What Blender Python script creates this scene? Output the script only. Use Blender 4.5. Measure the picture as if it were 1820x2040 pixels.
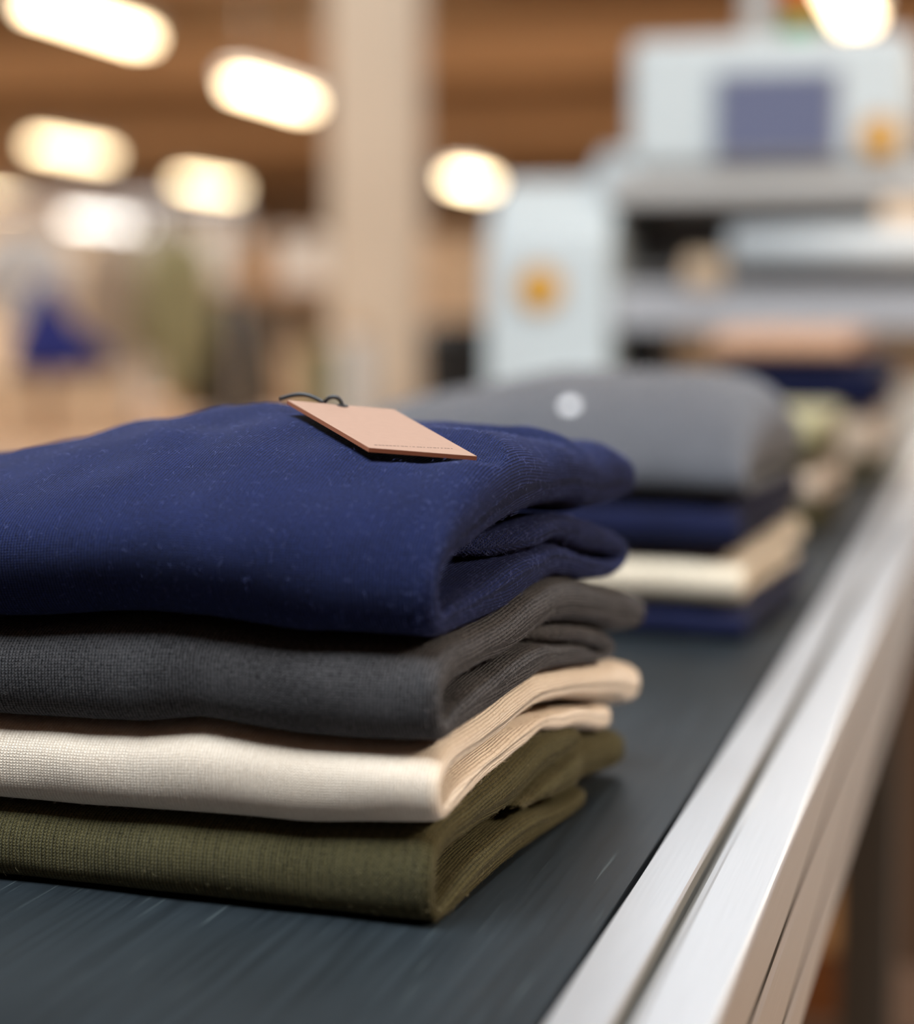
import bpy, bmesh, math
import numpy as np
from mathutils import Vector, Matrix

sc = bpy.context.scene
for o in list(bpy.data.objects):
    bpy.data.objects.remove(o)
COL = sc.collection
ZB = 0.85                                   # height of the conveyor belt above the floor

# ------------------------------------------------------------------ camera
FPX, PITCH, YAW = 4000.0, math.radians(5.5687), math.radians(15.2408)
CAMP = np.array([0.0, 0.0, 1.06])
cd = bpy.data.cameras.new('camera')
cam = bpy.data.objects.new('camera', cd)
COL.objects.link(cam)
cam.location = CAMP
cam.rotation_euler = (math.pi/2-PITCH, 0, YAW)
cd.sensor_fit = 'HORIZONTAL'
cd.sensor_width = 36.0
cd.lens = 36.0*FPX/1820.0
cd.clip_start, cd.clip_end = 0.02, 200
cd.dof.use_dof = True
cd.dof.focus_distance = 0.752
cd.dof.aperture_fstop = 3.6
cd.dof.aperture_blades = 0
sc.camera = cam

# ------------------------------------------------------------------ colour management and world
sc.view_settings.view_transform = 'Standard'
sc.view_settings.look = 'None'
sc.view_settings.gamma = 1
sc.view_settings.use_curve_mapping = False
sc.view_settings.exposure = 0.0
w = bpy.data.worlds.new('world')
sc.world = w
w.use_nodes = True
w.node_tree.nodes['Background'].inputs['Color'].default_value = (1.0, 0.86, 0.70, 1)
w.node_tree.nodes['Background'].inputs['Strength'].default_value = 0.3

# ------------------------------------------------------------------ skylight panels and added fill lights
def area(name, loc, sx, sy, power, color, rot=(0, 0, 0), spread=180):
    d = bpy.data.lights.new(name, 'AREA')
    d.shape = 'RECTANGLE'
    d.size, d.size_y = sx, sy
    d.energy = power
    d.color = color
    d.spread = math.radians(spread)
    o = bpy.data.objects.new(name, d)
    COL.objects.link(o)
    o.location = loc
    o.rotation_euler = rot
    return o
COOL, WARM = (0.88, 0.95, 1.0), (1.0, 0.90, 0.77)
area('skylight_panel', (-0.6, 0.15, 3.25), 1.6, 1.2, 190, COOL)
area('skylight_panel', (-1.5, 7.2, 3.2), 3.2, 5.2, 70, (0.80, 0.92, 1.0))
for i, (x, y) in enumerate([(-6, 8), (-6, 15), (-6, 23), (-6, 32), (-13, 11), (-13, 20), (-13, 31), (1.0, 13), (0.5, 20), (0.5, 31)]):
    area('fill_light', (x, y, 3.45), 2.6, 3.0, 430, WARM)  # added area fill that evens out the brightness of the hall
area('fill_light', (-3.4, 4.6, 3.5), 2.0, 1.6, 60, (1.0, 0.93, 0.84))  # added fill that brightens the fronts of the racks
area('fill_light', (2.8, 0.9, 3.0), 0.8, 2.6, 240, (1.0, 0.85, 0.69))  # added warm fill standing in for bounce off the right wall

# ------------------------------------------------------------------ helpers
cy_, sy_ = math.cos(YAW), math.sin(YAW)
RIGHT = np.array([cy_, sy_, 0])
FWD = np.array([-sy_*math.cos(PITCH), cy_*math.cos(PITCH), -math.sin(PITCH)])
UP = np.cross(RIGHT, FWD)
def at(px, py, d):
    """point of the hall seen at photo pixel (px, py), d metres away along the lens axis"""
    return Vector(CAMP + d*(FWD + RIGHT*(px-910)/FPX - UP*(py-1020)/FPX))

def tag(o, label=None, cat=None, group=None, kind=None):
    if label: o['label'] = label
    if cat: o['category'] = cat
    if group: o['group'] = group
    if kind: o['kind'] = kind
    return o
def empty(name, loc, rz=0.0, label=None, cat=None, group=None):
    o = bpy.data.objects.new(name, None)
    COL.objects.link(o)
    o.location = loc
    o.rotation_euler = (0, 0, rz)
    o.empty_display_size = 0.05
    return tag(o, label, cat, group)
def link(name, me, m, parent=None):
    if m and not me.materials: me.materials.append(m)
    o = bpy.data.objects.new(name, me)
    COL.objects.link(o)
    if parent: o.parent = parent
    return o
def obj(name, bm, m, parent=None, smooth=False):
    bmesh.ops.recalc_face_normals(bm, faces=bm.faces)
    me = bpy.data.meshes.new(name)
    bm.to_mesh(me)
    bm.free()
    if smooth:
        me.polygons.foreach_set('use_smooth', [True]*len(me.polygons))
    return link(name, me, m, parent)
def box(bm, x0, x1, y0, y1, z0, z1, bev=0.0, seg=2):
    t = bmesh.new()
    bmesh.ops.create_cube(t, size=1)
    for v in t.verts:
        v.co = Vector(((x0+x1)/2+v.co.x*(x1-x0), (y0+y1)/2+v.co.y*(y1-y0), (z0+z1)/2+v.co.z*(z1-z0)))
    if bev:
        bmesh.ops.bevel(t, geom=t.edges[:], offset=bev, segments=seg, affect='EDGES', profile=0.6)
    return merge(bm, t)
def merge(bm, t):
    me = bpy.data.meshes.new('tmp')
    t.to_mesh(me)
    t.free()
    bm.from_mesh(me)
    bpy.data.meshes.remove(me)
    return bm
def bx(*a, **k):
    return box(bmesh.new(), *a, **k)
def cyl(bm, p0, p1, r0, r1=None, n=24, cap=True):
    r1 = r0 if r1 is None else r1
    p0, p1 = Vector(p0), Vector(p1)
    q = (p1-p0).to_track_quat('Z', 'Y').to_matrix().to_4x4()
    t = bmesh.new()
    bmesh.ops.create_cone(t, cap_ends=cap, segments=n, radius1=r0, radius2=r1, depth=(p1-p0).length)
    t.transform(Matrix.Translation((p0+p1)/2) @ q)
    return merge(bm, t)
def prism(bm, pts, a, b, axis='y'):
    """closed polygon pts extruded from a to b along an axis"""
    def co(p, s):
        return {'y': (p[0], s, p[1]), 'x': (s, p[0], p[1]), 'z': (p[0], p[1], s)}[axis]
    A = [bm.verts.new(co(p, a)) for p in pts]
    B = [bm.verts.new(co(p, b)) for p in pts]
    n = len(pts)
    for i in range(n):
        bm.faces.new((A[i], A[(i+1) % n], B[(i+1) % n], B[i]))
    bm.faces.new(A[::-1]); bm.faces.new(B)
    return bm
def tube(bm, pts, r, n=8):
    pts = [Vector(p) for p in pts]
    rings = []
    for i, p in enumerate(pts):
        d = (pts[min(i+1, len(pts)-1)]-pts[max(i-1, 0)]).normalized()
        q = d.to_track_quat('Z', 'Y')
        rings.append([bm.verts.new(p+q @ Vector((r*math.cos(2*math.pi*k/n), r*math.sin(2*math.pi*k/n), 0))) for k in range(n)])
    for a, b in zip(rings, rings[1:]):
        for k in range(n):
            bm.faces.new((a[k], a[(k+1) % n], b[(k+1) % n], b[k]))
    bm.faces.new(rings[0][::-1]); bm.faces.new(rings[-1])
    return bm
def copy_tree(o, parent=None):
    c = o.copy()
    COL.objects.link(c)
    if parent: c.parent = parent
    for ch in [k for k in bpy.data.objects if k.parent == o]:
        copy_tree(ch, c)
    return c

# ------------------------------------------------------------------ materials
def srgb(r, g, b):
    f = lambda c: (c/255/12.92) if c/255 <= 0.04045 else ((c/255+0.055)/1.055)**2.4
    return (f(r), f(g), f(b), 1)
def mat(name, col, rough=0.6, metal=0.0, spec=0.5, noise=0.0, nscale=6.0, stretch=None, bump=0.0, emit=None, estr=0.0, coat=0.0):
    m = bpy.data.materials.new(name)
    m.use_nodes = True
    nt = m.node_tree
    b = nt.nodes['Principled BSDF']
    b.inputs['Base Color'].default_value = col
    b.inputs['Roughness'].default_value = rough
    b.inputs['Metallic'].default_value = metal
    b.inputs['Specular IOR Level'].default_value = spec
    b.inputs['Coat Weight'].default_value = coat
    if emit:
        b.inputs['Emission Color'].default_value = emit
        b.inputs['Emission Strength'].default_value = estr
    if noise or bump:
        tc = nt.nodes.new('ShaderNodeTexCoord')
        mp = nt.nodes.new('ShaderNodeMapping')
        nz = nt.nodes.new('ShaderNodeTexNoise')
        nt.links.new(tc.outputs['Object'], mp.inputs['Vector'])
        nt.links.new(mp.outputs['Vector'], nz.inputs['Vector'])
        if stretch: mp.inputs['Scale'].default_value = stretch
        nz.inputs['Scale'].default_value = nscale
        nz.inputs['Detail'].default_value = 5
        if noise:
            mr = nt.nodes.new('ShaderNodeMapRange')
            mr.inputs['From Min'].default_value, mr.inputs['From Max'].default_value = 0.3, 0.7
            mr.inputs['To Min'].default_value, mr.inputs['To Max'].default_value = 1-noise, 1+noise
            mx = nt.nodes.new('ShaderNodeMix')
            mx.data_type = 'RGBA'
            mx.blend_type = 'MULTIPLY'
            mx.inputs['Factor'].default_value = 1
            mx.inputs['A'].default_value = col
            nt.links.new(nz.outputs['Fac'], mr.inputs['Value'])
            nt.links.new(mr.outputs['Result'], mx.inputs['B'])
            nt.links.new(mx.outputs['Result'], b.inputs['Base Color'])
        if bump:
            bp = nt.nodes.new('ShaderNodeBump')
            bp.inputs['Strength'].default_value = 0.5
            bp.inputs['Distance'].default_value = bump
            nt.links.new(nz.outputs['Fac'], bp.inputs['Height'])
            nt.links.new(bp.outputs['Normal'], b.inputs['Normal'])
    return m

class N:
    """tiny builder for math-node expressions"""
    def __init__(s, nt): s.nt = nt
    def m(s, op, a, b=None, c=None):
        n = s.nt.nodes.new('ShaderNodeMath')
        n.operation = op
        for i, v in enumerate((a, b, c)):
            if v is None: continue
            if isinstance(v, (int, float)): n.inputs[i].default_value = v
            else: s.nt.links.new(v, n.inputs[i])
        return n.outputs[0]

def knit(name, dark, light, wale=0.0014, course=0.0011, bump=0.0005, rib=0.0, heather=700.0, sheen=0.25, tint=(1, 1, 1, 1), contrast=1.0):
    m = bpy.data.materials.new(name)
    m.use_nodes = True
    nt = m.node_tree
    b = nt.nodes['Principled BSDF']
    b.inputs['Roughness'].default_value = 0.95
    b.inputs['Specular IOR Level'].default_value = 0.12
    b.inputs['Sheen Weight'].default_value = sheen
    b.inputs['Sheen Roughness'].default_value = 0.45
    b.inputs['Sheen Tint'].default_value = tint
    e = N(nt)
    uv = nt.nodes.new('ShaderNodeUVMap')
    uv.uv_map = 'UVMap'
    # slightly uneven stitches: push the lookup about by a soft noise
    nz0 = nt.nodes.new('ShaderNodeTexNoise')
    nz0.inputs['Scale'].default_value = 260
    nz0.inputs['Detail'].default_value = 2
    nt.links.new(uv.outputs['UV'], nz0.inputs['Vector'])
    vs = nt.nodes.new('ShaderNodeVectorMath'); vs.operation = 'MULTIPLY_ADD'
    vs.inputs[1].default_value = (wale*0.5, course*0.7, 0)
    nt.links.new(nz0.outputs['Color'], vs.inputs[0])
    nt.links.new(uv.outputs['UV'], vs.inputs[2])
    sp = nt.nodes.new('ShaderNodeSeparateXYZ')
    nt.links.new(vs.outputs[0], sp.inputs[0])
    fa = e.m('FRACT', e.m('DIVIDE', sp.outputs['X'], wale))
    t = e.m('MULTIPLY', e.m('ABSOLUTE', e.m('SUBTRACT', fa, 0.5)), 2.0)
    ph = e.m('ADD', e.m('DIVIDE', sp.outputs['Y'], course), e.m('MULTIPLY', t, 0.55))
    loop = e.m('MULTIPLY_ADD', e.m('SINE', e.m('MULTIPLY', ph, 2*math.pi)), 0.5, 0.5)
    ridge = e.m('SUBTRACT', 1.0, e.m('POWER', t, 2.2))
    h = e.m('MULTIPLY', ridge, e.m('MULTIPLY_ADD', loop, 0.45, 0.55))
    if rib:
        r = e.m('MULTIPLY_ADD', e.m('SINE', e.m('MULTIPLY', sp.outputs['X'], 2*math.pi/(wale*3))), 0.5, 0.5)
        h = e.m('ADD', h, e.m('MULTIPLY', r, rib))
    nz = nt.nodes.new('ShaderNodeTexNoise')
    nz.inputs['Scale'].default_value = 2600
    nz.inputs['Detail'].default_value = 3
    nt.links.new(uv.outputs['UV'], nz.inputs['Vector'])
    h = e.m('ADD', h, e.m('MULTIPLY', nz.outputs['Fac'], 0.7))
    bp = nt.nodes.new('ShaderNodeBump')
    bp.inputs['Strength'].default_value = 1.0
    bp.inputs['Distance'].default_value = bump
    nt.links.new(h, bp.inputs['Height'])
    nt.links.new(bp.outputs['Normal'], b.inputs['Normal'])
    # heathered yarn: short flecks along the stitches plus a broad unevenness of the dye
    nh = nt.nodes.new('ShaderNodeTexNoise')
    nh.inputs['Scale'].default_value = heather
    nh.inputs['Detail'].default_value = 4
    nh.inputs['Roughness'].default_value = 0.7
    nt.links.new(vs.outputs[0], nh.inputs['Vector'])
    nb = nt.nodes.new('ShaderNodeTexNoise')
    nb.inputs['Scale'].default_value = 45
    nt.links.new(uv.outputs['UV'], nb.inputs['Vector'])
    f = e.m('ADD', e.m('MULTIPLY', nh.outputs['Fac'], 0.8), e.m('MULTIPLY', nb.outputs['Fac'], 0.2))
    f = e.m('ADD', f, e.m('MULTIPLY', e.m('SUBTRACT', h, 0.85), 0.36))  # grooves between stitches darkened in the colour, as if self-shaded
    mr = nt.nodes.new('ShaderNodeMapRange')
    mr.inputs['From Min'].default_value = 0.5-0.075/contrast
    mr.inputs['From Max'].default_value = 0.5+0.075/contrast
    nt.links.new(f, mr.inputs['Value'])
    mx = nt.nodes.new('ShaderNodeMix')
    mx.data_type = 'RGBA'
    mx.inputs['A'].default_value = dark
    mx.inputs['B'].default_value = light
    nt.links.new(mr.outputs['Result'], mx.inputs['Factor'])
    nt.links.new(mx.outputs['Result'], b.inputs['Base Color'])
    return m

M = {}
M['navy'] = knit('navy_wool', (0.0014, 0.0032, 0.019, 1), (0.0080, 0.0140, 0.066, 1), 0.00130, 0.00105, 0.00090, sheen=0.10, tint=(0.35, 0.42, 0.85, 1), contrast=1.3)
M['gray'] = knit('charcoal_wool', (0.004, 0.0039, 0.0045, 1), (0.085, 0.081, 0.084, 1), 0.00140, 0.00115, 0.00095, heather=620, sheen=0.15, tint=(0.8, 0.8, 0.85, 1), contrast=1.4)
M['cream'] = knit('cream_wool', (0.78, 0.655, 0.52, 1), (0.91, 0.795, 0.66, 1), 0.00135, 0.00110, 0.00055, sheen=0.10)
M['olive'] = knit('olive_wool', (0.020, 0.017, 0.0055, 1), (0.080, 0.068, 0.027, 1), 0.00150, 0.00120, 0.00095, rib=0.2, sheen=0.15, tint=(0.8, 0.75, 0.5, 1), contrast=1.3)
M['gray_far'] = knit('grey_wool', (0.048, 0.050, 0.058, 1), (0.085, 0.088, 0.102, 1), 0.0018, 0.0014, 0.0004, sheen=0.3)
M['ecru'] = knit('ecru_wool', (0.56, 0.48, 0.37, 1), (0.66, 0.575, 0.45, 1), 0.0016, 0.0013, 0.0004, sheen=0.1)
M['navy_shaded'] = knit('shaded_navy_wool', (0.002, 0.0035, 0.018, 1), (0.0055, 0.0085, 0.040, 1), 0.0016, 0.0013, 0.0004, sheen=0.1)  # navy wool again, colour darkened for the dimmer light on the far piles
M['khaki'] = knit('khaki_wool', (0.30, 0.275, 0.15, 1), (0.40, 0.37, 0.21, 1), 0.0018, 0.0014, 0.0004)
M['peach'] = knit('peach_wool', (0.55, 0.32, 0.20, 1), (0.66, 0.40, 0.26, 1), 0.0018, 0.0014, 0.0004)
M['beige'] = knit('beige_wool', (0.42, 0.33, 0.25, 1), (0.52, 0.42, 0.33, 1), 0.0018, 0.0014, 0.0004)
M['white_cloth'] = knit('white_cotton', (0.62, 0.62, 0.62, 1), (0.74, 0.74, 0.74, 1), 0.0012, 0.001, 0.0002)
M['navy_far'] = knit('bright_navy_cotton', (0.025, 0.03, 0.16, 1), (0.04, 0.05, 0.24, 1), 0.0018, 0.0014, 0.0004)
M['fuzz_navy'] = mat('navy_fibre', (0.09, 0.115, 0.31, 1), 0.6)
M['fuzz_gray'] = mat('grey_fibre', (0.20, 0.19, 0.19, 1), 0.6)
M['fuzz_cream'] = mat('cream_fibre', (0.75, 0.62, 0.48, 1), 0.7)
M['fuzz_olive'] = mat('olive_fibre', (0.24, 0.20, 0.10, 1), 0.6)
M['tagcard'] = mat('kraft_card', srgb(132, 107, 93), 0.65, spec=0.2, noise=0.03, nscale=300)
M['tagedge'] = mat('kraft_card_edge', srgb(140, 82, 54), 0.8)
M['ink'] = mat('faded_ink', srgb(64, 48, 42), 0.8)
M['cord'] = mat('black_cord', (0.012, 0.012, 0.014, 1), 0.5)
M['alu'] = mat('brushed_aluminium', (0.75, 0.76, 0.78, 1), 0.40, metal=0.90, noise=0.03, nscale=30, stretch=(30, 0.6, 30), bump=0.00002)
M['slot'] = mat('shaded_slot_metal', (0.24, 0.23, 0.21, 1), 0.5, metal=0.3)  # rail metal darkened in the colour for the shade inside the top slot
M['steel'] = mat('polished_steel', (0.72, 0.74, 0.78, 1), 0.22, metal=1.0)
M['dark_steel'] = mat('dark_steel', (0.10, 0.095, 0.09, 1), 0.5, metal=0.6)
M['white_paint'] = mat('white_machine_enamel', (0.66, 0.74, 0.77, 1), 0.4, noise=0.02)
M['grey_paint'] = mat('pale_grey_enamel', (0.55, 0.55, 0.54, 1), 0.45)
M['slot_deep_shade'] = mat('deep_shaded_slot_metal', (0.045, 0.036, 0.028, 1), 0.6)  # darker still, painted shade for the side slots
M['roller'] = mat('pale_roller', (0.74, 0.80, 0.83, 1), 0.45)
M['back'] = mat('lilac_grey_panel', (0.66, 0.60, 0.60, 1), 0.7)
M['press'] = mat('press_bar_grey', (0.42, 0.43, 0.46, 1), 0.7)
M['base'] = mat('brown_base_panel', srgb(104, 84, 70), 0.7)
M['bezel'] = mat('grey_bezel', (0.30, 0.31, 0.34, 1), 0.5)
M['orange'] = mat('orange_plastic', (0.72, 0.36, 0.02, 1), 0.45)
M['red'] = mat('red_lens', srgb(200, 70, 30), 0.3)
M['amber'] = mat('amber_lens', srgb(214, 120, 40), 0.3)
M['green'] = mat('green_lens', srgb(70, 160, 90), 0.3)
M['black'] = mat('black_plastic', (0.008, 0.008, 0.008, 1), 0.6)
M['carton'] = mat('corrugated_cardboard', srgb(196, 152, 104), 0.85, noise=0.08, nscale=12)
M['carton_pale'] = mat('pale_cardboard', srgb(226, 198, 166), 0.85, noise=0.06, nscale=12)
M['carton_white'] = mat('white_cardboard', srgb(238, 234, 228), 0.8, noise=0.03, nscale=12)
M['tape'] = mat('packing_tape', srgb(180, 140, 92), 0.35)
M['crate'] = mat('orange_brown_crate', srgb(124, 74, 34), 0.6)
M['wood'] = mat('worktop_wood', srgb(190, 150, 112), 0.6, noise=0.12, nscale=5, stretch=(1, 12, 12))
M['floor'] = mat('concrete_floor', srgb(120, 97, 76), 0.5, noise=0.10, nscale=1.3)
M['ceil'] = mat('brown_ceiling', srgb(200, 172, 140), 0.9, noise=0.10, nscale=0.8)
M['beam'] = mat('dark_beam', srgb(156, 134, 108), 0.8, noise=0.1)
M['wall'] = mat('tan_wall', srgb(216, 194, 168), 0.9, noise=0.10, nscale=0.5)
M['wall_brown'] = mat('brown_wall', srgb(146, 112, 84), 0.9, noise=0.08, nscale=0.6)
M['wall_dark'] = mat('dark_brown_wall', srgb(84, 66, 52), 0.9, noise=0.08, nscale=0.6)
M['wall_umber'] = mat('umber_wall', srgb(94, 62, 42), 0.9, noise=0.08, nscale=0.6)
M['column'] = mat('column_plaster', srgb(240, 220, 196), 0.85, noise=0.05, nscale=2)

# belt: charcoal rubber with faint lengthwise scuffs
def belt_mat():
    m = bpy.data.materials.new('belt_rubber')
    m.use_nodes = True
    nt = m.node_tree
    b = nt.nodes['Principled BSDF']
    tc = nt.nodes.new('ShaderNodeTexCoord')
    def noise(scale, stretch, detail=4):
        mp = nt.nodes.new('ShaderNodeMapping')
        mp.inputs['Scale'].default_value = stretch
        n = nt.nodes.new('ShaderNodeTexNoise')
        n.inputs['Scale'].default_value = scale
        n.inputs['Detail'].default_value = detail
        nt.links.new(tc.outputs['Object'], mp.inputs['Vector'])
        nt.links.new(mp.outputs['Vector'], n.inputs['Vector'])
        return n.outputs['Fac']
    e = N(nt)
    streak = noise(60, (4, 0.12, 1))
    patch = noise(14, (1, 0.4, 1))
    scr = noise(160, (3.0, 0.07, 1), 2)
    f = e.m('ADD', e.m('MULTIPLY', streak, 0.6), e.m('MULTIPLY', patch, 0.4))
    cr = nt.nodes.new('ShaderNodeValToRGB')
    cr.color_ramp.elements[0].position, cr.color_ramp.elements[0].color = 0.35, (0.006, 0.0085, 0.0105, 1)
    cr.color_ramp.elements[1].position, cr.color_ramp.elements[1].color = 0.66, (0.012, 0.017, 0.021, 1)
    nt.links.new(f, cr.inputs['Fac'])
    mr = nt.nodes.new('ShaderNodeMapRange')
    mr.inputs['From Min'].default_value, mr.inputs['From Max'].default_value = 0.66, 0.74
    mr.inputs['To Max'].default_value = 0.5
    nt.links.new(scr, mr.inputs['Value'])
    mx = nt.nodes.new('ShaderNodeMix')
    mx.data_type = 'RGBA'
    mx.inputs['B'].default_value = (0.06, 0.075, 0.078, 1)
    nt.links.new(mr.outputs['Result'], mx.inputs['Factor'])
    nt.links.new(cr.outputs['Color'], mx.inputs['A'])
    nt.links.new(mx.outputs['Result'], b.inputs['Base Color'])
    rr = nt.nodes.new('ShaderNodeMapRange')
    rr.inputs['From Min'].default_value, rr.inputs['From Max'].default_value = 0.3, 0.7
    rr.inputs['To Min'].default_value, rr.inputs['To Max'].default_value = 0.36, 0.47
    nt.links.new(f, rr.inputs['Value'])
    nt.links.new(rr.outputs['Result'], b.inputs['Roughness'])
    b.inputs['Specular IOR Level'].default_value = 0.33
    bp = nt.nodes.new('ShaderNodeBump')
    bp.inputs['Strength'].default_value = 0.06
    bp.inputs['Distance'].default_value = 0.0003
    nt.links.new(streak, bp.inputs['Height'])
    nt.links.new(bp.outputs['Normal'], b.inputs['Normal'])
    return m
M['belt'] = belt_mat()

# ------------------------------------------------------------------ the hall
X0, X1, Y0, Y1, ZC = -17.0, 4.2, -4.0, 44.0, 3.9
tag(obj('floor', bx(X0, X1, Y0, Y1, -0.1, 0), M['floor']), kind='structure')
tag(obj('ceiling', bx(X0, X1, Y0, Y1, ZC, ZC+0.1), M['ceil']), kind='structure')
tag(obj('wall_back', bx(X0, X1, Y1, Y1+0.1, -0.1, ZC+0.1), M['wall']), kind='structure')
tag(obj('wall_front', bx(X0, X1, Y0-0.1, Y0, -0.1, ZC+0.1), M['wall_dark']), kind='structure')
tag(obj('wall_left', bx(X0-0.1, X0, Y0, Y1, -0.1, ZC+0.1), M['wall']), kind='structure')
tag(obj('wall_right', bx(X1, X1+0.1, Y0, Y1, -0.1, ZC+0.1), M['wall_umber']), kind='structure')
for i, y in enumerate((9.5, 16.5, 24.0, 33.0)):
    tag(obj('trim_%d' % (i+1), bx(X0, X1, y, y+0.35, ZC-0.40, ZC), M['beam']), kind='structure')

# plastered column
p = at(752, 620, 7.4)
col = empty('column', (p.x, p.y, 0), 0.12, 'square tan plastered column rising between the ceiling lamps', 'column')
obj('shaft', bx(-0.15, 0.15, -0.15, 0.15, 0.0, ZC, bev=0.012), M['column'], col)
obj('plinth', bx(-0.21, 0.21, -0.21, 0.21, 0.0, 0.14, bev=0.01), M['column'], col)

# hanging strip lamps, all running along the hall
def strip_lamp(a, b, h, label, estr=12.0, wid=0.16, ecol=(1.0, 0.80, 0.50, 1)):
    """lamp whose far and near ends show at photo pixels a and b, h metres above the lens"""
    ends = []
    for px, py in (a, b):
        d = FWD + RIGHT*(px-910)/FPX - UP*(py-1020)/FPX
        ends.append(CAMP + d*(h/d[2]))
    c = (ends[0]+ends[1])/2
    L = float(np.linalg.norm((ends[0]-ends[1])[:2]))
    t = empty('strip_lamp', (c[0], c[1], c[2]), 0, label, 'lamp', 'strip lamps hanging in rows')
    obj('housing', bx(-wid/2-0.02, wid/2+0.02, -L/2-0.03, L/2+0.03, 0.04, 0.11, bev=0.01), M['grey_paint'], t)
    bm = bmesh.new()
    for s in (-1, 1):
        cyl(bm, (s*wid/4, -L/2, 0.0), (s*wid/4, L/2, 0.0), wid/4.4, n=10)
    tag(obj('tubes', bm, mat('glowing_tube', (1, 0.9, 0.75, 1), 0.5, emit=ecol, estr=estr), t), 'paired glowing tubes')
    for s in (-1, 1):
        bm = bmesh.new()
        cyl(bm, (0, s*L*0.35, 0.11), (0, s*L*0.35, ZC-c[2]), 0.006, n=6)
        obj('hanger', bm, M['dark_steel'], t)
    return t
HL = 1.75
strip_lamp((60, 10), (290, 78), HL, 'longest glowing strip lamp, nearest of the lamps at upper left', 11)
strip_lamp((485, 169), (596, 210), HL, 'bright strip lamp just to the left of the tan column', 11)
strip_lamp((90, 288), (195, 312), HL, 'warm strip lamp below the longest lamp at upper left', 8, 0.2)
strip_lamp((395, 362), (435, 378), HL, 'short warm strip lamp low beside the column, under the bright one', 8, 0.24)
strip_lamp((195, 434), (250, 450), HL, 'whitest strip lamp, lowest of the lamps on the left', 5, 0.4, (0.95, 0.93, 0.88, 1))
strip_lamp((-30, 398), (24, 404), HL, 'strip lamp half cut off by the left edge of the picture', 9, 0.26)
strip_lamp((926, 354), (950, 366), HL, 'short bright strip lamp between the column and the white machine', 11, 0.30)
strip_lamp((1668, -30), (1708, 36), HL, 'steeply foreshortened bright strip lamp above the white machine', 9, 0.2)

# ------------------------------------------------------------------ conveyor
BX0, BX1, CY0, CY1 = -0.640, -0.1300, -0.70, 6.2
conv = empty('conveyor', (0, 0, 0), 0, 'long conveyor with charcoal belt between silver aluminium side rails', 'conveyor')
bm = bmesh.new()
R = 0.035
pts = [(CY0+R*math.sin(a)*-1, ZB-R+R*math.cos(a)) for a in np.linspace(0, math.pi, 10)] + \
      [(CY1+R*math.sin(a), ZB-R-R*math.cos(a)) for a in np.linspace(0, math.pi, 10)]
prism(bm, pts, BX0, BX1, 'x')
obj('belt', bm, M['belt'], conv)
def rail_profile(x0, x1, ztop, zbot, slot_x, side):
    """T-slot extrusion, outline in x,z; side=+1 has its slotted face towards +x"""
    g, d, r = 0.0026, 0.009, 0.0022
    lo = 0.0012
    P = []
    P += [(x0, zbot), (x0, ztop-0.0010), (x0+0.0006, ztop)]
    P += [(slot_x-g-0.0008, ztop), (slot_x-g, ztop-0.0012), (slot_x-g, ztop-d), (slot_x+g, ztop-d), (slot_x+g, ztop-0.0016), (slot_x+g+0.0022, ztop-0.0009), (slot_x+g+0.0030, ztop-0.0003), (slot_x+g+0.0036, ztop)]
    for a in np.linspace(0, math.pi/2, 6):
        P.append((x1-r+r*math.sin(a), ztop-r+r*math.cos(a)))
    for zs in (ztop-0.030, ztop-0.069):
        k = 0.0034
        P += [(x1, zs+k+0.0008), (x1-0.0006, zs+k), (x1-d, zs+k), (x1-d, zs-k), (x1-0.0014, zs-k), (x1, zs-k-0.0020)]
    P += [(x1, zbot+0.002), (x1-0.002, zbot)]
    return P
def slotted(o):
    """the floors and walls of the T-slots get a darker colour that stands for their shade"""
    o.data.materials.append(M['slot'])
    o.data.materials.append(M['slot_deep_shade'])
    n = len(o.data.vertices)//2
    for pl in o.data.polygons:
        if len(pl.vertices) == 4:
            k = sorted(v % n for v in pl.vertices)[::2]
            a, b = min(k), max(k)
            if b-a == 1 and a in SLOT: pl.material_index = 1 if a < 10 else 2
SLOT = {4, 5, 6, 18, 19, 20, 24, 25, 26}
RX0, RX1 = -0.1274, -0.0773
bm = bmesh.new()
prism(bm, rail_profile(RX0, RX1, ZB+0.0012, ZB-0.094, -0.1054, 1), CY0, CY1, 'y')
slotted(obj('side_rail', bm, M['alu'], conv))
bm = bmesh.new()
cxm = (BX0+BX1)/2
prism(bm, [(2*cxm-x, z) for x, z in rail_profile(RX0, RX1, ZB+0.0012, ZB-0.094, -0.1054, 1)], CY0, CY1, 'y')
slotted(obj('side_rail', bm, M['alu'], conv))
bm = bx(BX0+0.002, BX1-0.002, CY0+0.05, CY1-0.05, ZB-0.066, ZB-0.006)
for y in (-0.45, 1.72, 3.9, 6.0):
    for x in (-0.1024, 2*cxm+0.1024):
        lg = obj('leg', bx(x-0.0225, x+0.0225, y-0.0225, y+0.0225, 0.03, ZB-0.094, bev=0.003), M['dark_steel'], conv)  # aluminium leg; the dark steel colour stands for its shade
        bm2 = bmesh.new()
        cyl(bm2, (x, y, 0.0), (x, y, 0.012), 0.035, n=16)
        cyl(bm2, (x, y, 0.012), (x, y, 0.03), 0.010, n=10)
        obj('levelling_foot', bm2, M['black'], lg)
    obj('cross_brace', bx(2*cxm+0.1024+0.0225, -0.1024-0.0225, y-0.02, y+0.02, 0.22, 0.26, bev=0.002), M['alu'], conv)
bm.free()

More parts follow.
